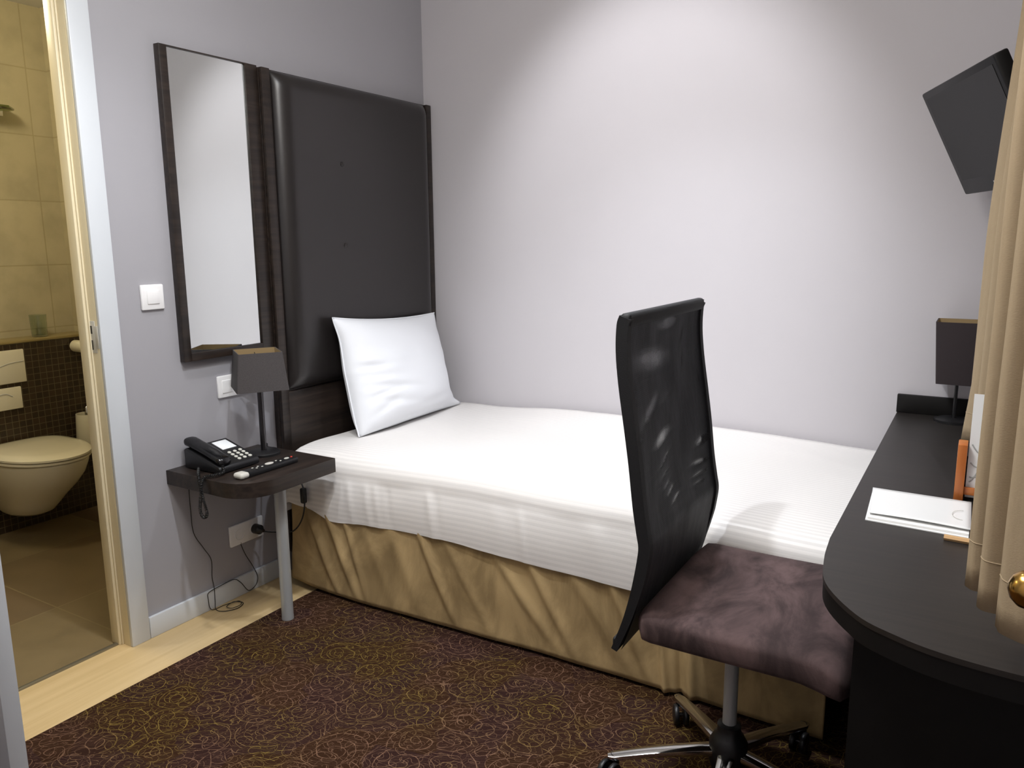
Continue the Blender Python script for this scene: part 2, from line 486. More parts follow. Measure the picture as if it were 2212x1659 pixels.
for bz in (1.626, 1.305):
    MB().lathe([(.010, 0), (.010, .002), (.006, .005), (.001, .006)], (.0785, -.655, bz), 16, Matrix.Rotation(PI / 2, 4, 'Y')).build('button', LEATH, hbt)

# ------------------------------------------------------------------ wall mirror
mt = thing('wall_mirror', (0.0, -1.228, .92), 'tall narrow mirror in a dark wood frame beside the headboard', 'mirror')
MB().box(.0, .026, -1.411, -1.382, .92, 1.945, .0015).box(.0, .026, -1.070, -1.0165, .92, 1.945, .0015) \
    .box(.0, .026, -1.382, -1.070, .92, .948, .0015).box(.0, .024, -1.382, -1.070, 1.941, 1.945).build('frame', WENGE, mt)
MB().box(.004, .018, -1.381, -1.071, .949, 1.9405).build('mirror_glass', MIRROR, mt)

# ------------------------------------------------------------------ switches and sockets
def rocker(mb, y0, y1, z0, z1, x0=.009):
    return mb.box(x0 - .003, x0 + .004, y0, y1, z0, z1, .002)
y, z = -1.498, 1.147
s1 = thing('light_switch', (0, y, z), 'single white square rocker switch on the wall between door frame and mirror', 'switch')
MB().box(0, .010, y - .041, y + .041, z - .041, z + .041, .004).build('plate', PLAST, s1)
rocker(MB(), y - .022, y + .022, z - .022, z + .022, .0095).build('rocker', PLAST, s1)
y, z = -1.197, .808
s2 = thing('light_switch', (0, y, z), 'double white switch plate on the wall behind the bedside lampshade', 'switch')
MB().box(0, .010, y - .0755, y + .0755, z - .040, z + .040, .004).build('plate', PLAST, s2)
for dy in (-.036, .036): rocker(MB(), y + dy - .023, y + dy + .023, z - .023, z + .023, .0095).build('rocker', PLAST, s2)
y, z = -1.193, .240
s3 = thing('power_socket', (0, y, z), 'double white power socket low on the wall under the bedside shelf', 'socket')
MB().box(0, .011, y - .0775, y + .0775, z - .040, z + .040, .003).build('plate', PLAST, s3)
for dy in (-.036, .036):
    mb = MB().lathe([(.022, .009), (.022, .0125), (.0195, .0125), (.0185, .006)], (0, y + dy, z), 28, Matrix.Rotation(PI / 2, 4, 'Y'))
    o = mb.build('socket_outlet', PLAST, s3)
    if dy < 0:
        MB().lathe([(.0025, .0058), (.0025, .0066)], (0, y + dy - .009, z), 8, Matrix.Rotation(PI / 2, 4, 'Y')) \
            .lathe([(.0025, .0058), (.0025, .0066)], (0, y + dy + .009, z), 8, Matrix.Rotation(PI / 2, 4, 'Y')).build('pin_hole', BLACKP, o)

# ------------------------------------------------------------------ bedside shelf
ns = thing('bedside_table', (.20, -1.28, 0), 'dark wood wall mounted bedside shelf on one grey leg next to the bed', 'table')
def rrect(x0, x1, y0, y1, rads, n=10):
    """corners order: (x1,y0),(x1,y1),(x0,y1),(x0,y0)"""
    pts = []
    cs = ((x1, y0, -PI / 2), (x1, y1, 0), (x0, y1, PI / 2), (x0, y0, PI))
    for (cx, cy, a0), r in zip(cs, rads):
        sx = -1 if cx == x1 else 1; sy = 1 if cy == y0 else -1
        if r <= 0: pts.append((cx, cy)); continue
        for k in range(n + 1):
            a = a0 + PI / 2 * k / n
            pts.append((cx + sx * r + r * math.cos(a), cy + sy * r + r * math.sin(a)))
    return pts
MB().prism(rrect(.0, .400, -1.502, -1.105, (.12, .003, 0, 0), 14), .510, .560, .002, 2).build('tabletop', WENGE, ns)
lg = MB().lathe([(.021, .009), (.021, .020), (.0205, .024), (.0205, .50), (.030, .502), (.030, .510)], (.318, -1.296, 0), 28)
lg.build('leg', STEELG, ns)

# ------------------------------------------------------------------ square table lamps
def frustum(mb, c, wb, wt, z0, z1, rot, t=.003):
    M = Matrix.Rotation(rot, 4, 'Z'); c = Vector((c[0], c[1], 0))
    def ring(w, z, r=.004):
        pts = []
        for sx, sy, a0 in ((1, -1, -PI / 2), (1, 1, 0), (-1, 1, PI / 2), (-1, -1, PI)):
            for k in range(4):
                a = a0 + PI / 2 * k / 3
                p = Vector((sx * (w - r) + r * math.cos(a), sy * (w - r) + r * math.sin(a), 0))
                pts.append(M @ p + c + Vector((0, 0, z)))
        return pts
    R = [ring(wb / 2 - t, z0), ring(wb / 2, z0), ring(wt / 2, z1), ring(wt / 2 - t, z1)]
    V = [[mb.bm.verts.new(p) for p in r] for r in R]
    n = len(V[0])
    for a, b in ((0, 1), (1, 2), (2, 3), (3, 0)):
        for k in range(n):
            f = mb.bm.faces.new((V[a][k], V[a][(k + 1) % n], V[b][(k + 1) % n], V[b][k]))
            if a == 3: f.material_index = 1
    return mb
LX, LY = .130, -1.190
lamp = thing('table_lamp', (LX, LY, .560), 'small bedside lamp with charcoal tapered square shade beside the telephone', 'lamp')
MB().lathe([(.058, .560), (.058, .568), (.052, .573), (.010, .576)], (LX, LY, 0), 36).build('base', BLACKP, lamp)
MB().lathe([(.0105, .574), (.0105, .86)], (LX, LY, 0), 20).build('pole', DKMETAL, lamp)
LR = math.radians(57)
sh = frustum(MB(), (LX, LY), .178, .150, .805, .940, LR).build('lamp_shade', SHADE, lamp)
MB().lathe([(.013, .855), (.016, .86), (.016, .895), (.012, .90)], (LX, LY, 0), 16).build('bulb_holder', BLACKP, sh)
sp_ = MB()
for a in range(4):
    d = Vector((math.cos(LR + PI / 2 * a), math.sin(LR + PI / 2 * a), 0))
    sp_.tube([Vector((LX, LY, .895)) + d * .01, Vector((LX, LY, .925)) + d * .073], .0015, 6)
sp_.build('shade_ring', DKMETAL, sh)
cd = MB().tube(smooth_path([(.08, -1.150, .567), (.045, -1.10, .564), (.030, -1.088, .555), (.10, -1.086, .49), (.21, -1.092, .43), (.235, -1.115, .33), (.16, -1.10, .24), (.075, -1.12, .225), (.045, -1.155, .235)], 8), .0028, 8)
cord = cd.build('cord', CABLE, lamp)
MB().box(.213, .233, -1.110, -1.090, .36, .42, .006).build('inline_switch', BLACKP, cord)
MB().lathe([(.0185, .011), (.0195, .016), (.0185, .040), (.011, .047), (.006, .060)], (0, -1.157, .240), 20, Matrix.Rotation(PI / 2, 4, 'Y')).build('plug', BLACKP, cord)

EX, EY = 2.281, -.095
dl2 = thing('table_lamp', (EX, EY, .70), 'desk lamp with upright black brown square shade at the wall end of the desk', 'lamp')
MB().lathe([(.060, .700), (.060, .708), (.05, .712), (.008, .714)], (EX, EY, 0), 36).build('base', BLACKP, dl2)
MB().lathe([(.0055, .712), (.0055, .90)], (EX, EY, 0), 14).build('pole', BLACKP, dl2)
sh2 = frustum(MB(), (EX, EY), .122, .150, .835, 1.043, 0).build('lamp_shade', SHADEB, dl2)
sp_ = MB()
for a in range(4):
    d = Vector((math.cos(PI / 2 * a), math.sin(PI / 2 * a), 0))
    sp_.tube([Vector((EX, EY, .90)) + d * .004, Vector((EX, EY, .92)) + d * .068], .0015, 6)
sp_.build('shade_ring', BLACKP, sh2)

for o_ in (sh, sh2): o_.data.materials.append(SHADEIN)

# ------------------------------------------------------------------ telephone
ph = thing('telephone', (.12, -1.36, .560), 'black corded desk telephone with white label and pale keys on bedside shelf', 'telephone')
# local frame: front of the phone points to +x; y across
PX0, PX1, PY0, PY1 = .035, .215, -1.452, -1.285
def ptop(x): return .5845 + (.636 - .5845) * (PX1 - x) / (PX1 - PX0)
prof = [(PX0, .563), (PX1, .563), (PX1, .578), (PX1 - .006, ptop(PX1 - .006)), (PX0 + .012, ptop(PX0 + .012)), (PX0, .626)]
b = MB()
lo = [b.bm.verts.new((x, PY0, z)) for x, z in prof]; hi = [b.bm.verts.new((x, PY1, z)) for x, z in prof]
b.bm.faces.new(lo); b.bm.faces.new(list(reversed(hi)))
for i in range(len(prof)): b.bm.faces.new((lo[i], lo[(i + 1) % 6], hi[(i + 1) % 6], hi[i]))
bmesh.ops.bevel(b.bm, geom=b.bm.edges[:], offset=.004, segments=2, affect='EDGES', profile=.5)
for fx, fy in ((PX0 + .02, PY0 + .02), (PX1 - .02, PY0 + .02), (PX0 + .02, PY1 - .02), (PX1 - .02, PY1 - .02)):
    b.box(fx - .006, fx + .006, fy - .006, fy + .006, .560, .566)
body = b.build('body', BLACKP, ph)
slope = math.atan2(-(.636 - .5845), PX1 - PX0)
def on_top(x, y, dz=0): return Matrix.Translation((x, y, ptop(x) + dz)) @ Matrix.Rotation(-slope, 4, 'Y')
MB().box(-.030, .030, -.029, .029, -.001, .0016, .0006, M=on_top(.088, -1.328)).build('label_card', LCD, body)
for r in range(4):
    for c in range(3):
        M = on_top(.143 + r * .0165, -1.352 + c * .023)
        MB().lathe([(.0062, -.001), (.0062, .002), (.0045, .0032)], (0, 0, 0), 14).bm
        k = MB().lathe([(.0066, -.001), (.0066, .0022), (.005, .0034)], (0, 0, 0), 14)
        for v in k.bm.verts: v.co = M @ v.co
        k.build('key', KEYM, body)
# handset along the left (-y) side
hs = MB(); rings = []
N = 26
for i in range(N + 1):
    t = i / N; x = PX0 - .010 + t * (PX1 - PX0 + .012)
    e = abs(2 * t - 1)
    endk = math.sqrt(max(0.02, 1 - max(0, (e - .86) / .14) ** 2))
    w = .0265 * endk; h = (.011 + .008 * max(0, e - .45)) * endk
    zc = ptop(x) + .0125 + .006 * (1 - e * e) 
    ring = []
    for k in range(16):
        a = 2 * PI * k / 16
        ca, sa = math.cos(a), math.sin(a)
        ring.append((x, -1.424 + w * math.copysign(abs(ca) ** .7, ca), zc + h * math.copysign(abs(sa) ** .7, sa)))
    rings.append(ring)
hs.loft(rings); hand = hs.build('handset', BLACKG, ph)
# coiled cord: from the front end of the handset over the shelf edge and back
cpath = smooth_path([(.208, -1.436, .590), (.225, -1.445, .572), (.222, -1.475, .569), (.205, -1.503, .568), (.200, -1.516, .545), (.196, -1.520, .50), (.190, -1.521, .455), (.205, -1.521, .435), (.222, -1.520, .45), (.208, -1.520, .50), (.192, -1.516, .545), (.170, -1.502, .568), (.135, -1.475, .569), (.115, -1.458, .572)], 14)
# helix around the path
hel = []; acc = 0.0; prev = cpath[0]
fine = []
for a, c in zip(cpath[:-1], cpath[1:]):
    for k in range(6): fine.append(a.lerp(c, k / 6))
fine.append(cpath[-1])
pu = None
for i, p in enumerate(fine):
    t = (fine[min(i + 1, len(fine) - 1)] - fine[max(i - 1, 0)]).normalized()
    if pu is None: pu = t.cross(Vector((0, 0, 1))).normalized()
    pu = (pu - t * pu.dot(t)).normalized(); w = t.cross(pu)
    if i: acc += (p - fine[i - 1]).length
    ang = acc / .0052 * 2 * PI
    hel.append(p + (pu * math.cos(ang) + w * math.sin(ang)) * .0042)
MB().tube(hel, .0015, 5).build('coiled_cord', CABLE, ph)
wire = smooth_path([(.05, -1.415, .566), (.020, -1.420, .561), (.010, -1.423, .535), (.008, -1.424, .505), (.005, -1.424, .45), (.005, -1.424, .40), (.005, -1.420, .31), (.005, -1.385, .24), (.005, -1.357, .185), (.006, -1.360, .12), (.016, -1.362, .08), (.017, -1.364, .03), (.030, -1.372, .003), (.066, -1.366, .003), (.09, -1.325, .003), (.072, -1.285, .003), (.040, -1.300, .006), (.048, -1.340, .006), (.080, -1.342, .008), (.084, -1.305, .008), (.050, -1.288, .006), (.030, -1.335, .005), (.022, -1.385, .006), (.017, -1.392, .05), (.016, -1.385, .072), (.018, -1.33, .079), (.017, -1.275, .079), (.017, -1.245, .055), (.022, -1.215, .012), (.018, -1.175, .02), (.017, -1.165, .05), (.012, -1.180, .095), (.006, -1.205, .15), (.006, -1.222, .195), (.012, -1.226, .205)], 7)
MB().tube(wire, .0014, 6).build('line_cord', CABLE, ph)

# ------------------------------------------------------------------ remote control
rc = thing('remote_control', (.30, -1.33, .560), 'slim black remote control with pale end lying along front edge of bedside shelf', 'remote control')
MB().box(.281, .322, -1.425, -1.205, .560, .580, .006).build('body', BLACKP, rc)
MB().box(.280, .323, -1.456, -1.418, .5605, .5805, .009, seg=3).build('end_cap', PLASTG, rc, label='pale grey end cap')
def disc(mb, x, y, z, rx, ry, h):
    return mb.lathe([(1, 0), (1, .7), (.8, 1)], (x, y, z), 20, Matrix.Diagonal((rx, ry, h, 1)))
disc(MB(), .300, -1.318, .5795, .011, .017, .003).build('button', PLASTG, rc, label='large pale oval button')
disc(MB(), .303, -1.243, .5795, .007, .010, .003).build('button', KEYM, rc)
disc(MB(), .303, -1.221, .5795, .004, .004, .003).build('button', RED, rc, label='red button')
for i, (bx, by) in enumerate(((.294, -1.385), (.306, -1.377), (.294, -1.362), (.308, -1.355), (.294, -1.283), (.308, -1.275))):
    disc(MB(), bx, by, .5795, .003, .004, .002).build('button', KEYM, rc)

# ------------------------------------------------------------------ bed
bed = thing('bed', (1.09, -.55, 0), 'single bed standing along the pale wall with gold beige velvet skirt', 'bed')
BX0, BX1 = .112, 2.085
MB().box(BX0 + .03, BX1 - .03, -1.03, -.04, .09, .31, .01).build('bed_base', DARKB, bed)
for lx, ly in ((.22, -.14), (.22, -.94), (1.98, -.14), (1.98, -.94)):
    MB().lathe([(.024, .009), (.024, .092)], (lx, ly, 0), 16).build('leg', BLACKP, bed)
MB().box(BX0 + .02, BX1 - .02, -1.035, -.03, .312, .545, .04, seg=4).build('mattress', TICK, bed)
# velvet skirt: front run with slanting folds, then round both ends
ridges = [(.205, .55, .016, .018), (.30, .55, .020, .016), (.385, .42, .014, .010), (.47, .55, .03, .006), (.60, .5, .030, .007), (.735, .55, .018, .015), (.84, .65, .02, .007), (1.02, .9, .022, .010), (1.16, .62, .02, .012), (1.30, .8, .03, .009), (1.44, .5, .018, .012), (1.60, .12, .010, .016), (1.66, .06, .010, -.014), (1.70, .05, .012, .014), (1.86, .5, .03, .010), (1.97, .6, .02, .012)]
def skirt_pt(s, v):
    """s along the run (metres), v 0 top .. 1 bottom"""
    zb = .022 + .016 * math.exp(-((s - .35) / .12) ** 2)
    z = .352 * (1 - v) + zb * v
    if s < .35:      # head end return
        x = BX0; y = -.72 - s
        n = Vector((-1, 0, 0)); x0 = 0
    else:
        x = BX0 + (s - .35); y = -1.070; n = Vector((0, -1, 0))
    r = .03
    # rounded corner
    c = s - .35
    if -r < c < r:
        a = (c + r) / (2 * r) * PI / 2
        x = BX0 + r - r * math.cos(a); y = -1.070 + r - r * math.sin(a)
        n = Vector((-math.cos(a), -math.sin(a), 0))
    d = .012 * v ** 1.5
    if c > 0:
        for (xi, sl, wd, A) in ridges:
            q = (c + BX0 - xi - sl * .31 * v)
            env = math.sin(PI * min(1, .12 + .88 * v)) ** .6 if sl > .2 else .4 + .6 * v
            d += A * math.exp(-(q / wd) ** 2) * env
        d += .004 * noise.noise(Vector((c * 6, v * 3, 4.2)))
        d += .010 * v * math.sin(c * 3.2 + .6)
    return Vector((x, y, z)) + n * d
rows = [[skirt_pt(.0 + 2.31 * i / 520, v / 22) for v in range(23)] for i in range(521)]
MB().grid(rows).build('bed_skirt', SKIRT, bed, solid=.003, smooth=80)

# sheet
SX0, SX1 = .098, 2.095
def ztop(x, y):
    h = interp(x, [(0, .545), (.35, .556), (.9, .578), (1.4, .576), (2.1, .556)])
    k = interp(y, [(-1.06, -.012), (-.9, .0), (-.3, .0), (-.02, -.004)])
    return h + k + .004 * noise.noise(Vector((x * 3, y * 3, .3))) + .0015 * noise.noise(Vector((x * 9, y * 14, .9)))
def hem(x):
    return interp(x, [(.10, .345), (.2, .335), (.35, .306), (.54, .322), (.83, .333), (1.11, .322), (1.36, .315), (1.51, .311), (2.1, .302)])
sheet_rows = []; sheet_uv = []
NXs = 190
cols = [(SX0, .24), (SX0, .16), (SX0, .08), (SX0 + .004, .03), (SX0 + .012, .008)] + [(SX0 + .025 + (SX1 - SX0 - .05) * i / NXs, 0) for i in range(NXs + 1)] + [(SX1 - .012, .008), (SX1 - .004, .03), (SX1, .08), (SX1, .16), (SX1, .24)]
wr = [(.42, .014, .005), (.50, .012, .004), (.545, .010, .004), (.60, .010, -.003), (.78, .012, .006), (.815, .010, -.003), (1.14, .012, .005), (.30, .02, .004), (1.05, .03, .003), (1.4, .03, .004), (1.7, .02, .005)]
for x, drop in cols:
    row = []; uv = []; L = 0; last = None
    pts = []
    yb = -.012
    pts.append((yb, ztop(x, -.03) - .10)); pts.append((yb, ztop(x, -.03) - .05)); pts.append((yb - .004, ztop(x, -.03) - .015)); pts.append((yb - .016, ztop(x, -.03)))
    for i in range(1, 34): 
        yy = -.03 - (.99 - .03) * i / 33; pts.append((yy, ztop(x, yy)))
    ze = ztop(x, -.99); R = .075
    for k in range(1, 9):
        a = PI / 2 * k / 8; pts.append((-.99 - R * math.sin(a), ze - R * (1 - math.cos(a))))
    h = hem(x) + .004 * noise.noise(Vector((x * 7, 2, 0))) 
    z0 = ze - R
    for k in range(1, 19):
        t = k / 18; z = z0 + (h - z0) * t
        d = .014 * math.sin(PI * t) * .6 + .018 * t
        for xi, wd, A in wr:
            d += A * math.exp(-((x - xi - .03 * t) / wd) ** 2) * (1 - .5 * t) * min(1, t * 5)
        d += .004 * noise.noise(Vector((x * 8, z * 5, 1.7)))
        pts.append((-.99 - R - d, z))
    for yy, zz in pts:
        if drop > 0: zz = max(h if False else .30, min(zz, zz - drop if zz > .34 else zz))
        p = Vector((x, yy, zz))
        if last is not None: L += math.hypot(yy - last[0], zz - last[1])
        last = (yy, zz); row.append(p); uv.append((x, L))
    sheet_rows.append(row); sheet_uv.append(uv)
so = MB().grid(sheet_rows, sheet_uv).build('bed_sheet', SHEET, None, loc=(1.09, -.55, .57), smooth=180)
tag(so, 'white sheet with fine woven stripes draped over the mattress and hanging down its side', 'bed sheet')

# ------------------------------------------------------------------ pillow
pl = thing('pillow', (.20, -.45, .575), 'plump white pillow standing upright against the dark headboard', 'pillow')
TL, TR, BL, BR = Vector((.115, -.790, 1.022)), Vector((.110, -.108, .985)), Vector((.258, -.822, .553)), Vector((.235, -.082, .556))
def pil(u, v, side):
    """u 0..1 left-right, v 0..1 bottom-top, side +1 front -1 back"""
    uu, vv = 2 * u - 1, 2 * v - 1
    c = .055
    # pull the edge middles in so the corners stick out
    side_in = interp(v, [(0, 0), (.10, .13), (.22, .21), (.4, .16), (.6, .09), (.8, .05), (1, 0)]) if uu > 0 else interp(v, [(0, .0), (.15, -.01), (.5, .0), (.8, .035), (1, 0)])
    ku = 1 - side_in * abs(uu); kv = 1 - .075 * (1 - uu * uu) * (1 if vv > 0 else .15)
    u2, v2 = .5 + .5 * uu * ku, .5 + .5 * vv * kv
    p = BL.lerp(BR, u2).lerp(TL.lerp(TR, u2), v2)
    n = Vector((1, 0, .30)).normalized()
    f = (max(0, 1 - abs(uu) ** (3.6 if uu < 0 else 2.0)) * max(0, 1 - abs(vv) ** 3.0)) ** (.55 if uu < 0 else .55 + .25 * uu)
    th = .115 if side > 0 else .075
    f *= 1 + .25 * (-vv)
    wrk = 0
    if side > 0:
        # creases fanning from the left edge and the bottom corners
        for (cu, cv, ang, wd, ln, A) in ((.08, .55, -.12, .030, .15, -.020), (.12, .30, .12, .022, .14, -.012), (.10, .46, -.15, .035, .16, -.010), (.16, .36, -.25, .03, .22, -.012), (.22, .22, -.3, .03, .22, -.008), (.10, .16, .5, .03, .16, -.010), (.12, .58, -.5, .03, .16, .006), (.55, .12, .1, .04, .3, -.006), (.30, .66, -.35, .04, .2, -.004)):
            dx, dy = u - cu, v - cv
            a = dx * math.cos(ang) + dy * math.sin(ang); bq = -dx * math.sin(ang) + dy * math.cos(ang)
            wrk += A * math.exp(-(bq / wd) ** 2 - (a / ln) ** 2)
        wrk += .004 * noise.noise(Vector((u * 5, v * 5, 3)))
    else:
        wrk = .010 * noise.noise(Vector((u * 4, v * 7, 8)))
    edge = min(1, 6 * min(u, 1 - u, v, 1 - v))
    q = p + n * side * (th * f + wrk * edge)
    q.z = max(q.z, ztop(q.x, q.y) + .003)
    if side < 0: q.x = max(q.x, .088)
    return q
N = 64
mb = MB(); 
for side in (1, -1):
    rows = [[pil(i / N, j / N, side) for i in range(N + 1)] for j in range(N + 1)]
    uvs = [[(i / N * .7, j / N * .7) for i in range(N + 1)] for j in range(N + 1)]
    mb.grid(rows, uvs)
bmesh.ops.remove_doubles(mb.bm, verts=mb.bm.verts[:], dist=.0006)
mb.build('pillowcase', COTTON, pl, smooth=180)
# seam piping on the left edge and top
seam = [pil(0.0, j / 40, 1) for j in range(41)] + [pil(i / 60, 1.0, 1) for i in range(1, 61)]
MB().tube(seam, .0028, 6).build('piping', COTTON, pl)

# ------------------------------------------------------------------ desk
dk = thing('desk', (2.33, -.9, 0), 'dark brown desk with rounded front corner running along the right wall to the bed end', 'desk')
front = smooth_path([(2.103, -1.42, 0), (2.112, -1.54, 0), (2.135, -1.655, 0), (2.20, -1.757, 0), (2.262, -1.80, 0), (2.33, -1.826, 0), (2.42, -1.838, 0), (RX - .004, -1.84, 0)], 6)
poly = [(RX - .004, -.003), (2.100, -.003)] + [(p.x, p.y) for p in front]
MB().prism(poly, .6905, .700, .002, 2).build('desktop', DESKM, dk)
MB().prism([(x + (.0015 if x < 2.2 else 0), y + (.0015 if y < -1 else 0)) for x, y in poly], .655, .6904).build('edge_band', DESKE, dk)
MB().box(2.098, RX - .004, -.022, -.002, .700, .765, .002).build('upstand', DESKE, dk)
MB().box(RX - .03, RX - .004, -1.70, -.03, .009, .655).build('back_panel', DESKE, dk)
MB().box(2.16, RX - .03, -.045, -.02, .009, .655).build('side_panel', DESKE, dk)
MB().box(2.19, RX - .03, -1.67, -1.645, .009, .655).build('side_panel', DESKE, dk)  # near-black panel added to stand in for the deep shade under the desk

# ------------------------------------------------------------------ things on the desk
fo = thing('folder', (2.245, -1.155, .70), 'white card folder lying flat on the desk beside the curtain', 'folder')
def quad_slab(pts, z0, z1, bulge=0, n=14):
    rows = []
    for zz, sgn in ((z1, 1),):
        for i in range(n + 1):
            row = []
            for j in range(n + 1):
                a = Vector(pts[0]).lerp(Vector(pts[1]), j / n).lerp(Vector(pts[3]).lerp(Vector(pts[2]), j / n), i / n)
                row.append((a.x, a.y, z1 + bulge * (1 - (i / n)) ** 2 * (.6 + .4 * math.sin(3 * j / n))))
            rows.append(row)
    return rows
q = [(2.152, -1.268, 0), (2.352, -1.282, 0), (2.352, -1.042, 0), (2.140, -1.034, 0)]
MB().prism([(p[0], p[1]) for p in q], .7002, .7022).build('back_cover', PAPERG, fo)
q2 = [(2.156, -1.262, 0), (2.352, -1.272, 0), (2.352, -1.050, 0), (2.146, -1.042, 0)]
MB().prism([(p[0], p[1]) for p in q2], .7024, .7070).build('inner_sheets', PAPER, fo)
rows = quad_slab([(2.157, -1.245, 0), (2.355, -1.258, 0), (2.352, -1.042, 0), (2.140, -1.034, 0)], 0, .7082, .006)
MB().grid(rows).build('front_cover', PAPERG, fo, solid=.0012)
ring = [(2.338 + .021 * math.cos(a * PI / 20), -1.165 + .034 * math.sin(a * PI / 20), .7118 + .0006) for a in range(10, 31)]
MB().tube(ring, .0006, 5).build('printed_circle', PLASTG, fo)

pn = MB().tube([(2.308, -1.312, .7062), (2.45, -1.322, .7062)], .0062, 6)
tag(pn.build('pencil', PENCIL, loc=(2.38, -1.32, .70)), 'short pale wooden pencil poking out under the white folder on the desk', 'pencil')

rk = thing('brochure_rack', (2.37, -.99, .70), 'small orange wooden brochure rack standing on the desk behind the white folder', 'rack')
MB().box(2.314, 2.334, -1.022, -.965, .700, .838, .002).build('side_post', ORANGE, rk)
MB().box(2.425, 2.447, -1.020, -.965, .700, .838, .002).build('side_post', ORANGE, rk)
MB().box(2.334, 2.425, -1.014, -1.006, .716, .734, .001).build('front_rail', ORANGE, rk)
MB().box(2.334, 2.425, -.973, -.966, .700, .80, .001).box(2.334, 2.425, -1.006, -.973, .700, .706).build('back_panel', DESKE, rk)
for i, (x0, h, tilt) in enumerate(((2.3365, .250, .03), (2.345, .236, .015))):
    yb = -1.000 + i * .012
    M = Matrix.Translation((0, yb, .706)) @ Matrix.Rotation(-tilt, 4, 'X')
    bb = MB().box(x0, x0 + .078, 0, .0035, .001, h, M=M)
    o = bb.build('brochure', PAPERG, loc=(x0, yb, .706))
    tag(o, ('white brochure with grey print, foremost in the orange rack', 'plain white brochure, rear one in the orange rack')[i], 'brochure', 'brochures in the orange rack')
    if i == 0:
        g = MB()
        for a, (zz, w) in enumerate(((.130, .03), (.098, .034), (.072, .03), (.060, .022))):
            pts = [M @ Vector((x0 + .006 + w * k / 8, -.0006, zz - .022 * math.sin(k / 8 * 2.2 + a * .6))) for k in range(9)]
            g.tube(pts, .0016, 5)
        g.build('printed_motif', simple('grey_print', (176, 180, 178), .5), o)

# ------------------------------------------------------------------ office chair
CXH, CYH = 1.898, -1.362
ch = thing('office_chair', (CXH, CYH, .009), 'black high backed mesh office chair with brown suede seat pushed up to the desk', 'chair')
profile = [(1.166, 1.697), (1.145, 1.691), (1.09, 1.690), (1.02, 1.697), (.93, 1.711), (.85, 1.723), (.76, 1.734), (.70, 1.744), (.672, 1.749), (.645, 1.747), (.60, 1.740), (.55, 1.730), (.49, 1.714), (.422, 1.690)]
def prof_pts(dx, n=4):
    return smooth_path([(x + dx, 0, z) for z, x in profile], n)
YN, YF = -1.600, -1.100
PTH = .026
# frame: two side rails, top and bottom rail
fb = MB()
for ya in (YN, YF - .020):
    P = prof_pts(0)
    rings = []
    for i, p in enumerate(P):
        t = (P[min(i + 1, len(P) - 1)] - P[max(i - 1, 0)]).normalized()
        nrm = Vector((-t.z, 0, t.x)); nrm = nrm if nrm.x > 0 else -nrm
        e = 1.0
        if i > len(P) - 14: e = .55 + .45 * (len(P) - 1 - i) / 13
        a = p + nrm * PTH * e
        r = .006
        ring = []
        for (sy, sn) in ((0, 0), (0, 1), (1, 1), (1, 0)):
            q = p.lerp(a, sn); ring.append(Vector((q.x, ya + .020 * sy, q.z)))
        rings.append(ring)
    fb.loft(rings)
bmesh.ops.bevel(fb.bm, geom=[e for e in fb.bm.edges if len(e.link_faces) == 2 and e.calc_face_angle(0) > 1.0], offset=.006, segments=3, affect='EDGES', profile=.5)
P0 = prof_pts(0)
fb.box(1.695, 1.721, YN + .002, YF - .002, 1.140, 1.170, .010, seg=3)
fb.box(1.691, 1.709, YN + .002, YF - .002, .421, .448, .006, seg=3)
fb.build('back_frame', MESHF, ch)
# mesh fabric, front and rear layer
mt_thing = thing  # (no-op alias)
# patches where the mesh is more see-through: (y, z, half width, half height, tilt, amount)
SEE_THROUGH = [(-1.331, 1.126, 0.0483, 0.014, 0, 0.9), (-1.436, 1.053, 0.0953, 0.021, -0.1, 0.8), (-1.478, 0.946, 0.0787, 0.009, 0.9, 0.9), (-1.423, 0.872, 0.0533, 0.011, 0.6, 0.9), (-1.157, 0.81, 0.0381, 0.009, 0.3, 1), (-1.197, 0.76, 0.0533, 0.005, -0.25, 0.9), (-1.203, 0.732, 0.0457, 0.003, 0, 0.9), (-1.21, 0.712, 0.0305, 0.002, 0, 0.8), (-1.42, 0.821, 0.066, 0.004, 0.7, 0.7), (-1.432, 0.789, 0.0381, 0.003, 0.6, 0.8), (-1.42, 0.762, 0.0305, 0.0025, 0.6, 0.8), (-1.404, 0.743, 0.0305, 0.0025, 0.6, 0.8), (-1.375, 0.719, 0.0305, 0.0025, 0.6, 0.8), (-1.598, 1.073, 0.0089, 0.03, 0, 0.7), (-1.607, 1.023, 0.0127, 0.02, 0.1, 0.7), (-1.571, 0.983, 0.0127, 0.025, -0.2, 0.8), (-1.25, 1.028, 0.0076, 0.025, -0.1, 0.7), (-1.247, 1.085, 0.0102, 0.025, -0.3, 0.6), (-1.147, 0.965, 0.0051, 0.0225, 0.1, 0.5), (-1.05, 0.714, 0.0127, 0.004, 0, 0.9), (-1.554, 0.906, 0.0127, 0.015, -0.2, 0.7), (-1.363, 0.956, 0.0381, 0.004, 0.5, 0.4)]
def mesh_layer(dx, sag):
    P = prof_pts(dx, 16); rows = []
    for i, p in enumerate(P):
        row = []
        for j in range(81):
            t = j / 80; y = YN + .004 + (YF - YN - .008) * t
            s = sag * math.sin(PI * t) * math.sin(PI * min(1, i / (len(P) - 1)))
            s += .004 * noise.noise(Vector((0, y * 12, p.z * 9))) * math.sin(PI * t)
            row.append((p.x + s, y, p.z))
        rows.append(row)
    return rows
mb = MB().grid(mesh_layer(.022, -.010))
mb.grid(mesh_layer(.004, .004))
mobj = mb.build('mesh_back', MESH, ch, smooth=180)
attr = mobj.data.attributes.new('see_through', 'FLOAT', 'POINT')
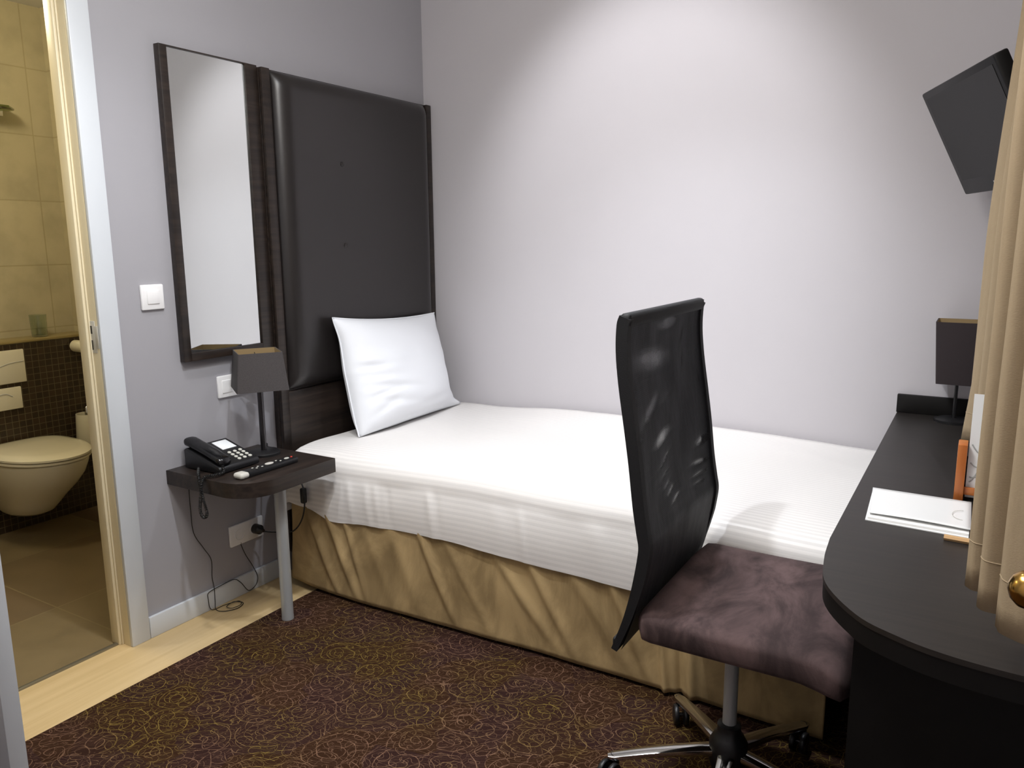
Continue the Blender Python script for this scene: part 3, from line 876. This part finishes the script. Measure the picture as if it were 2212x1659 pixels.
for i, v in enumerate(mobj.data.vertices):
    wy, wz = v.co.y + CYH, v.co.z + .009; a = 0
    for (by, bz, su, sv, tl, amt) in SEE_THROUGH:
        sv = max(sv, .0042); dy, dz = (wy - by), (wz - bz) * 2.4
        c, q = math.cos(tl), math.sin(tl)
        e = ((dy * c + dz * q) / su) ** 2 + ((-dy * q + dz * c) / (sv * 2.4)) ** 2
        if e < 6: a = max(a, amt * (1 / (1 + math.exp((e - 1.0) * 1.5))))
    attr.data[i].value = a
# seat cushion with a waterfall front
rows = []
SXa, SXb, SYa, SYb = 1.742, 2.184, -1.606, -1.100
secs = []
for i in range(25):
    t = i / 24; x = SXa + (SXb - SXa) * t
    w = 1.0
    ztp = .526 - .004 * math.sin(PI * t); zbt = .447
    if t > .78:
        k = (t - .78) / .22; ztp -= .050 * k ** 2.2; zbt -= .022 * k
    if t < .06: ztp -= .02 * (1 - t / .06) ** 2; zbt += .015 * (1 - t / .06) ** 2
    if t > .96: 
        k = (t - .96) / .04; zm = (ztp + zbt) / 2; ztp = ztp + (zm - ztp) * .6 * k * k; zbt = zbt + (zm - zbt) * .6 * k * k
    cr = .035
    dxe = min(x - SXa, SXb - x); ins = 0
    if dxe < cr: ins = cr - math.sqrt(max(0, cr * cr - (cr - dxe) ** 2))
    y0, y1 = SYa + ins, SYb - ins
    ring = []; r = .028
    for k in range(40):
        a = 2 * PI * k / 40
        ca, sa = math.cos(a), math.sin(a)
        yy = (y0 + y1) / 2 + (y1 - y0) / 2 * math.copysign(abs(ca) ** .22, ca)
        zz = (ztp + zbt) / 2 + (ztp - zbt) / 2 * math.copysign(abs(sa) ** .5, sa)
        ring.append((x, yy, zz))
    secs.append(ring)
MB().loft(secs).build('seat', SUEDE, ch, smooth=60)
MB().box(1.80, 2.02, -1.44, -1.23, .385, .452, .012).build('mechanism', BLACKP, ch)
MB().box(1.724, 1.81, -1.39, -1.31, .41, .432, .006).box(1.706, 1.728, -1.39, -1.31, .42, .50, .005).build('back_bracket', BLACKP, ch)
mb = MB().lathe([(.025, .165), (.025, .215), (.0235, .22), (.0235, .30)], (CXH, CYH, 0), 24)
MB().lathe([(.0165, .150), (.0165, .39)], (CXH, CYH, 0), 24).build('gas_column', STEELG, ch)
mb.bm.free()
bs = thing
MB().lathe([(.040, .055), (.046, .075), (.046, .120), (.036, .140), (.028, .150), (.028, .168), (.02, .172)], (CXH, CYH, 0), 28).build('hub', BLACKP, ch)
A0 = math.radians(206)
for k in range(5):
    a = A0 + k * 2 * PI / 5
    d = Vector((math.cos(a), math.sin(a), 0)); sd = Vector((-math.sin(a), math.cos(a), 0))
    c0 = Vector((CXH, CYH, 0)); rings = []
    for i in range(15):
        t = i / 14; r_ = .035 + .255 * t
        zt = .112 - .022 * t - .018 * t * t; hh = .026 - .010 * t; w = .021 - .006 * t
        if i == 14: w *= .6; hh *= .6
        ring = []
        for q in range(14):
            b_ = 2 * PI * q / 14
            ring.append(c0 + d * r_ + sd * w * math.cos(b_) + Vector((0, 0, zt - hh / 2 + hh / 2 * math.copysign(abs(math.sin(b_)) ** .6, math.sin(b_)))))
        rings.append(ring)
    MB().loft(rings).build('base_leg', CHROME, ch)
    e = c0 + d * .272
    sw = Matrix.Rotation(math.radians({4: -62, 3: -95}.get(k, math.degrees(a) + 52)), 3, 'Z')
    cm = MB(); ax = sw @ Vector((0, 1, 0)); fw = sw @ Vector((1, 0, 0))
    for s_ in (-1, 1):
        rot = Matrix(((fw.x, 0, ax.x), (fw.y, 0, ax.y), (0, 1, 0))).to_4x4()
        cm.lathe([(.018, -.007), (.0255, -.006), (.0275, -.003), (.0275, .003), (.0255, .006), (.018, .007)], e + ax * .013 * s_ + fw * .026 + Vector((0, 0, .0368)), 24, rot)
    cs = cm.build('caster', BLACKP, ch)
    hood = MB().lathe([(.011, .05), (.011, .074)], (e.x, e.y, 0), 14)
    hood.tube([e + fw * .026 - ax * .020 + Vector((0, 0, .0368)), e + fw * .026 + ax * .020 + Vector((0, 0, .0368))], .006, 10)
    hood.build('caster_stem', DKMETAL, cs)

# ------------------------------------------------------------------ television
s_, t_ = math.radians(20), math.radians(26.5)
TVA = Vector((2.118, -.30, 1.744))
tn = Vector((-math.cos(s_) * math.cos(t_), -math.sin(s_) * math.cos(t_), -math.sin(t_)))
te = Vector((math.sin(s_), -math.cos(s_), 0))
tw = Vector((math.cos(s_) * -math.sin(t_) * -1, math.sin(s_) * math.sin(t_), -math.cos(t_)))
TW, TH = .545, .335
tvm = Matrix(((te.x, tw.x, tn.x, TVA.x), (te.y, tw.y, tn.y, TVA.y), (te.z, tw.z, tn.z, TVA.z), (0, 0, 0, 1)))
tv = thing('television', TVA, 'small black flat television tilted down from the wall in the corner above the desk', 'television')
MB().box(0, TW, 0, TH, -.036, 0, .006, M=tvm).box(.08, TW - .08, .05, TH - .05, -.062, -.034, .010, M=tvm).build('housing', TVB, tv)
MB().box(.030, TW - .022, .020, TH - .048, -.002, .0012, M=tvm).build('screen', SCREEN, tv)
lg = MB()
for k in range(4):
    x = TW / 2 - .026 + k * .0145
    lg.box(x, x + .010, TH - .030, TH - .0285, -.001, .0010, M=tvm).box(x, x + .0018, TH - .030, TH - .0215, -.001, .0010, M=tvm)
lg.build('logo', PLASTG, tv)
c = tvm @ Vector((TW / 2, TH / 2, -.06))
arm = MB().tube([c + tn * .01, c - tn * .05, Vector((RX - .05, c.y + .03, c.z)), Vector((RX - .002, c.y + .03, c.z))], .016, 12)
arm.box(RX - .014, RX, c.y - .05, c.y + .11, c.z - .10, c.z + .10, .003)
arm.build('wall_bracket', BLACKP, tv)

# ------------------------------------------------------------------ curtains
HEM = .815
def curtain(name, hemprof, topprof, label, flare=None):
    H = smooth_path([(x, y, 0) for x, y in hemprof], 10); T = smooth_path([(x, y, 0) for x, y in topprof], 10)
    rows = []; n = 50
    for i in range(n + 1):
        v = i / n; z = HEM + (RZ - .005 - HEM) * v
        w = interp(v, [(0, 0), (.25, .06), (.7, .55), (1, 1)])
        row = []
        for k, (a, b) in enumerate(zip(H, T)):
            p = a.lerp(b, w)
            if flare: p.x += flare(v, k / (len(H) - 1))
            row.append((p.x + .003 * noise.noise(Vector((k * .2, v * 5, 2))) * (1 - v), p.y, z))
        rows.append(row)
    root = thing(name, (hemprof[0][0], hemprof[0][1], HEM), label, 'curtain', None)
    MB().grid(rows).build('drape', CURT, root, solid=.004, smooth=180)
    # hem stitching band
    hemr = [[Vector(rows[0][k]) + Vector((0, 0, -.0015 + .0)) for k in range(len(H))], [Vector(r) for r in rows[0]]]
    pts = [Vector(rows[2][k]) for k in range(len(H))]
    MB().tube(pts, .0028, 5).build('hem_seam', CURT, root)
    return root
nearH = [(2.47, -1.60), (2.42, -1.66), (2.365, -1.70), (2.40, -1.76), (2.39, -1.79), (2.355, -1.815), (2.358, -1.838), (2.40, -1.845), (2.395, -1.868), (2.369, -1.884), (2.374, -1.905), (2.41, -1.91), (2.405, -1.930), (2.389, -1.947), (2.400, -1.972), (2.430, -1.988), (2.48, -1.995), (2.53, -1.96), (2.545, -1.90)]
nearT = [(x + (.016 if x < 2.40 else -.004), -1.80 + (y + 1.80) * .9) for x, y in nearH]
curtain('curtain', nearH, nearT, 'beige woven curtain nearest the camera hanging in folds at the right edge above the desk')
farH = [(2.47, -.845), (2.40, -.835), (2.335, -.845), (2.318, -.862), (2.345, -.885), (2.40, -.880), (2.41, -.90), (2.352, -.915), (2.352, -.935), (2.42, -.94), (2.47, -.925), (2.52, -.90)]
farT = [(x + .060 if x < 2.4 else x + .02, y) for x, y in farH]
curtain('curtain', farH, farT, 'beige curtain panel farther back, between the brochure rack and the desk lamp', lambda v, t: .010 * min(1, v / .08) * (1 if .1 < t < .5 else 0))

# brass holdback in front of the near curtain
hbk = thing('curtain_holdback', (RX, -2.07, .92), 'round brass knob holdback in front of the near beige curtain', 'curtain holdback')
kn = MB().lathe([(.004, -.022), (.012, -.0195), (.0185, -.012), (.0215, -.002), (.021, .006), (.017, .0145), (.010, .020), (.003, .022)], (2.412, -2.055, .915), 32)
kn.build('knob', BRASS, hbk)
MB().tube(smooth_path([(2.414, -2.055, .930), (2.418, -2.055, .960), (2.4185, -2.055, 1.0), (2.432, -2.057, 1.012), (2.47, -2.062, 1.005), (RX - .004, -2.07, 1.0)], 8), .0085, 14).build('arm', BROWNM, hbk)
MB().lathe([(.028, 0), (.028, .006), (.012, .010)], (RX, -2.07, 1.0), 24, Matrix.Rotation(-PI / 2, 4, 'Y')).build('wall_rose', BRASS, hbk)

# ------------------------------------------------------------------ bathroom fittings
TY = -1.295
to = thing('toilet', (MX, TY, .14), 'white wall hung toilet with closed lid below the dark mosaic wall', 'toilet')
def egg(x0, x1, w, z, n=40, sq=.9):
    """flat back at x0, rounded front at x1"""
    pts = []; L = x1 - x0; cxm = x0 + L * .45
    for k in range(n):
        a = 2 * PI * k / n; ca, sa = math.cos(a), math.sin(a)
        if ca >= 0: x = cxm + (x1 - cxm) * ca; yy = w / 2 * sa
        else: x = cxm + (cxm - x0) * math.copysign(abs(ca) ** .45, ca); yy = w / 2 * math.copysign(abs(sa) ** .7, sa)
        pts.append((x, TY + yy, z))
    return pts
bowl = [egg(MX + .001, MX + .22, .15, .115), egg(MX + .001, MX + .27, .19, .135), egg(MX + .001, MX + .31, .22, .17), egg(MX + .001, MX + .36, .26, .215), egg(MX + .001, MX + .43, .31, .27), egg(MX + .001, MX + .485, .345, .325), egg(MX + .001, MX + .515, .36, .375), egg(MX + .001, MX + .52, .362, .392), egg(MX + .004, MX + .515, .356, .397)]
MB().loft(bowl).build('bowl', CERAM, to)
MB().loft([egg(MX + .05, MX + .518, .366, .399), egg(MX + .046, MX + .526, .374, .403), egg(MX + .046, MX + .526, .374, .410), egg(MX + .05, MX + .520, .366, .413)]).build('seat_ring', CERAM, to)
MB().loft([egg(MX + .045, MX + .520, .368, .4145), egg(MX + .04, MX + .530, .378, .418), egg(MX + .04, MX + .530, .378, .426), egg(MX + .05, MX + .515, .360, .434), egg(MX + .09, MX + .46, .30, .440), egg(MX + .2, MX + .34, .15, .443)]).build('lid', CERAM, to)
fp = thing('flush_plate', (MX, -1.30, .76), 'upper white flush plate on the dark mosaic wall above the toilet', 'flush plate')
MB().box(MX, MX + .012, -1.42, -1.178, .692, .845, .004).build('plate', CERAM, fp)
MB().tube(smooth_path([(MX + .0125, -1.39, .80), (MX + .0125, -1.32, .770), (MX + .0125, -1.25, .785), (MX + .0125, -1.185, .79)], 8), .002, 6).build('button_line', PLASTG, fp)
wp = thing('wall_plate', (MX, -1.30, .62), 'lower smaller white plate with curved finger recess under the flush plate', 'wall plate')
MB().box(MX, MX + .012, -1.41, -1.208, .572, .674, .004).build('plate', CERAM, wp)
MB().tube(smooth_path([(MX + .0125, -1.33, .605), (MX + .0125, -1.315, .640), (MX + .0125, -1.28, .648), (MX + .0125, -1.25, .632)], 8), .0025, 6).build('finger_recess', PLASTG, wp)
tb = MB()
gx, gy, gz = -1.545, -1.052, .884
tb.lathe([(.028, .001), (.033, .002), (.037, .105), (.0352, .105), (.0315, .008), (.005, .007)], (gx, gy, gz), 32)
tag(tb.build('tumbler', GLASS, loc=(gx, gy, gz)), 'clear drinking tumbler on the tiled bathroom ledge', 'glass')
gs = thing('glass_shelf', (BX, -1.2, 1.90), 'greenish glass shelf on a metal bracket high on the beige bathroom tiles', 'shelf')
MB().prism([(BX + .012, -1.60), (BX + .135, -1.60), (BX + .135, -1.10), (BX + .06, -1.04), (BX + .012, -1.04)], 1.925, 1.934, .002).build('shelf_pane', m_glass('green_glass', (170, 186, 120), .1), gs)
MB().box(BX, BX + .07, -1.125, -1.095, 1.892, 1.925, .004).lathe([(.018, 0), (.018, .02)], (BX, -1.11, 1.885), 18, Matrix.Rotation(PI / 2, 4, 'Y')).build('bracket', CHROME, gs)
rh = thing('toilet_roll_holder', (MX, -.937, .83), 'white round toilet roll end seen past the door jamb against dark mosaic', 'toilet roll holder')
MB().lathe([(.012, .108), (.024, .106), (.029, .100), (.029, .016), (.024, .012), (.012, .010)][::-1], (MX, -.937, .83), 28, Matrix.Rotation(PI / 2, 4, 'Y')).build('roll', CERAM, rh)
MB().lathe([(.020, 0), (.020, .006), (.008, .008), (.008, .112), (.003, .115)], (MX, -.937, .83), 16, Matrix.Rotation(PI / 2, 4, 'Y')).build('spindle', CHROME, rh)
bh = thing('toilet_brush_holder', (MX, -.945, .33), 'white toilet brush holder beside the toilet half behind the door jamb', 'brush holder')
MB().lathe([(.056, .335), (.060, .345), (.051, .50), (.047, .50), (.052, .36)], (MX + .066, -.945, 0), 28).build('cup', CERAM, bh)
MB().lathe([(.010, .362), (.010, .50), (.008, .53), (.004, .535)], (MX + .066, -.945, 0), 14).build('brush_handle', CHROME, bh)
MB().box(MX, MX + .016, -.957, -.933, .40, .46, .003).build('wall_clip', CHROME, bh)

# ------------------------------------------------------------------ lights
def spot(name, loc, target, energy, size_deg, blend, col, rad=.03):
    l = bpy.data.lights.new(name, 'SPOT'); l.energy = energy; l.spot_size = math.radians(size_deg); l.spot_blend = blend
    l.color = col; l.shadow_soft_size = rad
    o = bpy.data.objects.new(name, l); COL.objects.link(o); o.location = loc
    d = Vector(target) - Vector(loc); o.rotation_euler = d.to_track_quat('-Z', 'Y').to_euler()
    return o
def point(name, loc, energy, col, rad=.1):
    l = bpy.data.lights.new(name, 'POINT'); l.energy = energy; l.color = col; l.shadow_soft_size = rad
    o = bpy.data.objects.new(name, l); COL.objects.link(o); o.location = loc
    return o
NEUT = (.99, .98, 1.0); COOL = (.90, .94, 1.0); AMB = (1.0, .97, .93); WARM = (1.0, .90, .64)
spot('ceiling_spot_wall', (1.18, -1.25, 2.57), (1.18, 0, 1.56), 52, 68, .7, NEUT, .06)
spot('ceiling_spot_bed', (1.45, -.80, 2.57), (1.45, -.85, 0), 64, 96, 1, COOL, .05)
spot('ceiling_spot_entry', (1.30, -1.76, 2.58), (.85, -1.72, 0), 52, 150, 1, COOL, .035)
spot('door_fill_spot', (.66, -1.78, 2.58), (.40, -1.75, 0), 30, 84, 1, NEUT, .035)  # fill spot added to brighten the floor strip and lower door casing
point('ceiling_fill', (1.5, -2.2, 2.40), 38, AMB, .22)  # unseen soft fill, added to lift the ambient level of the room
point('bathroom_ceiling_lamp', (-.75, -1.85, 2.30), 18, WARM, .12)

w = bpy.data.worlds.new('World'); SC.world = w; w.use_nodes = True
w.node_tree.nodes['Background'].inputs[0].default_value = (.6, .65, .7, 1); w.node_tree.nodes['Background'].inputs[1].default_value = .05

# ------------------------------------------------------------------ camera
F = 1693.58; pit, yaw, roll = .18149604, .5433109, -.00879054
d = Vector((-math.sin(yaw) * math.cos(pit), math.cos(yaw) * math.cos(pit), -math.sin(pit)))
r = Vector((math.cos(yaw), math.sin(yaw), 0)); u = r.cross(d)
r2 = r * math.cos(roll) + u * math.sin(roll); u2 = -r * math.sin(roll) + u * math.cos(roll)
cam = bpy.data.cameras.new('camera'); cam.sensor_width = 36; cam.sensor_fit = 'HORIZONTAL'; cam.lens = F / 2212 * 36
cam.clip_start = .02
co = bpy.data.objects.new('camera', cam); COL.objects.link(co)
co.matrix_world = Matrix(((r2.x, u2.x, -d.x, 2.340), (r2.y, u2.y, -d.y, -3.094), (r2.z, u2.z, -d.z, 1.32), (0, 0, 0, 1)))
SC.camera = co
vs = SC.view_settings
vs.view_transform = 'Standard'; vs.look = 'None'; vs.gamma = 1; vs.use_curve_mapping = False; vs.exposure = 0.42
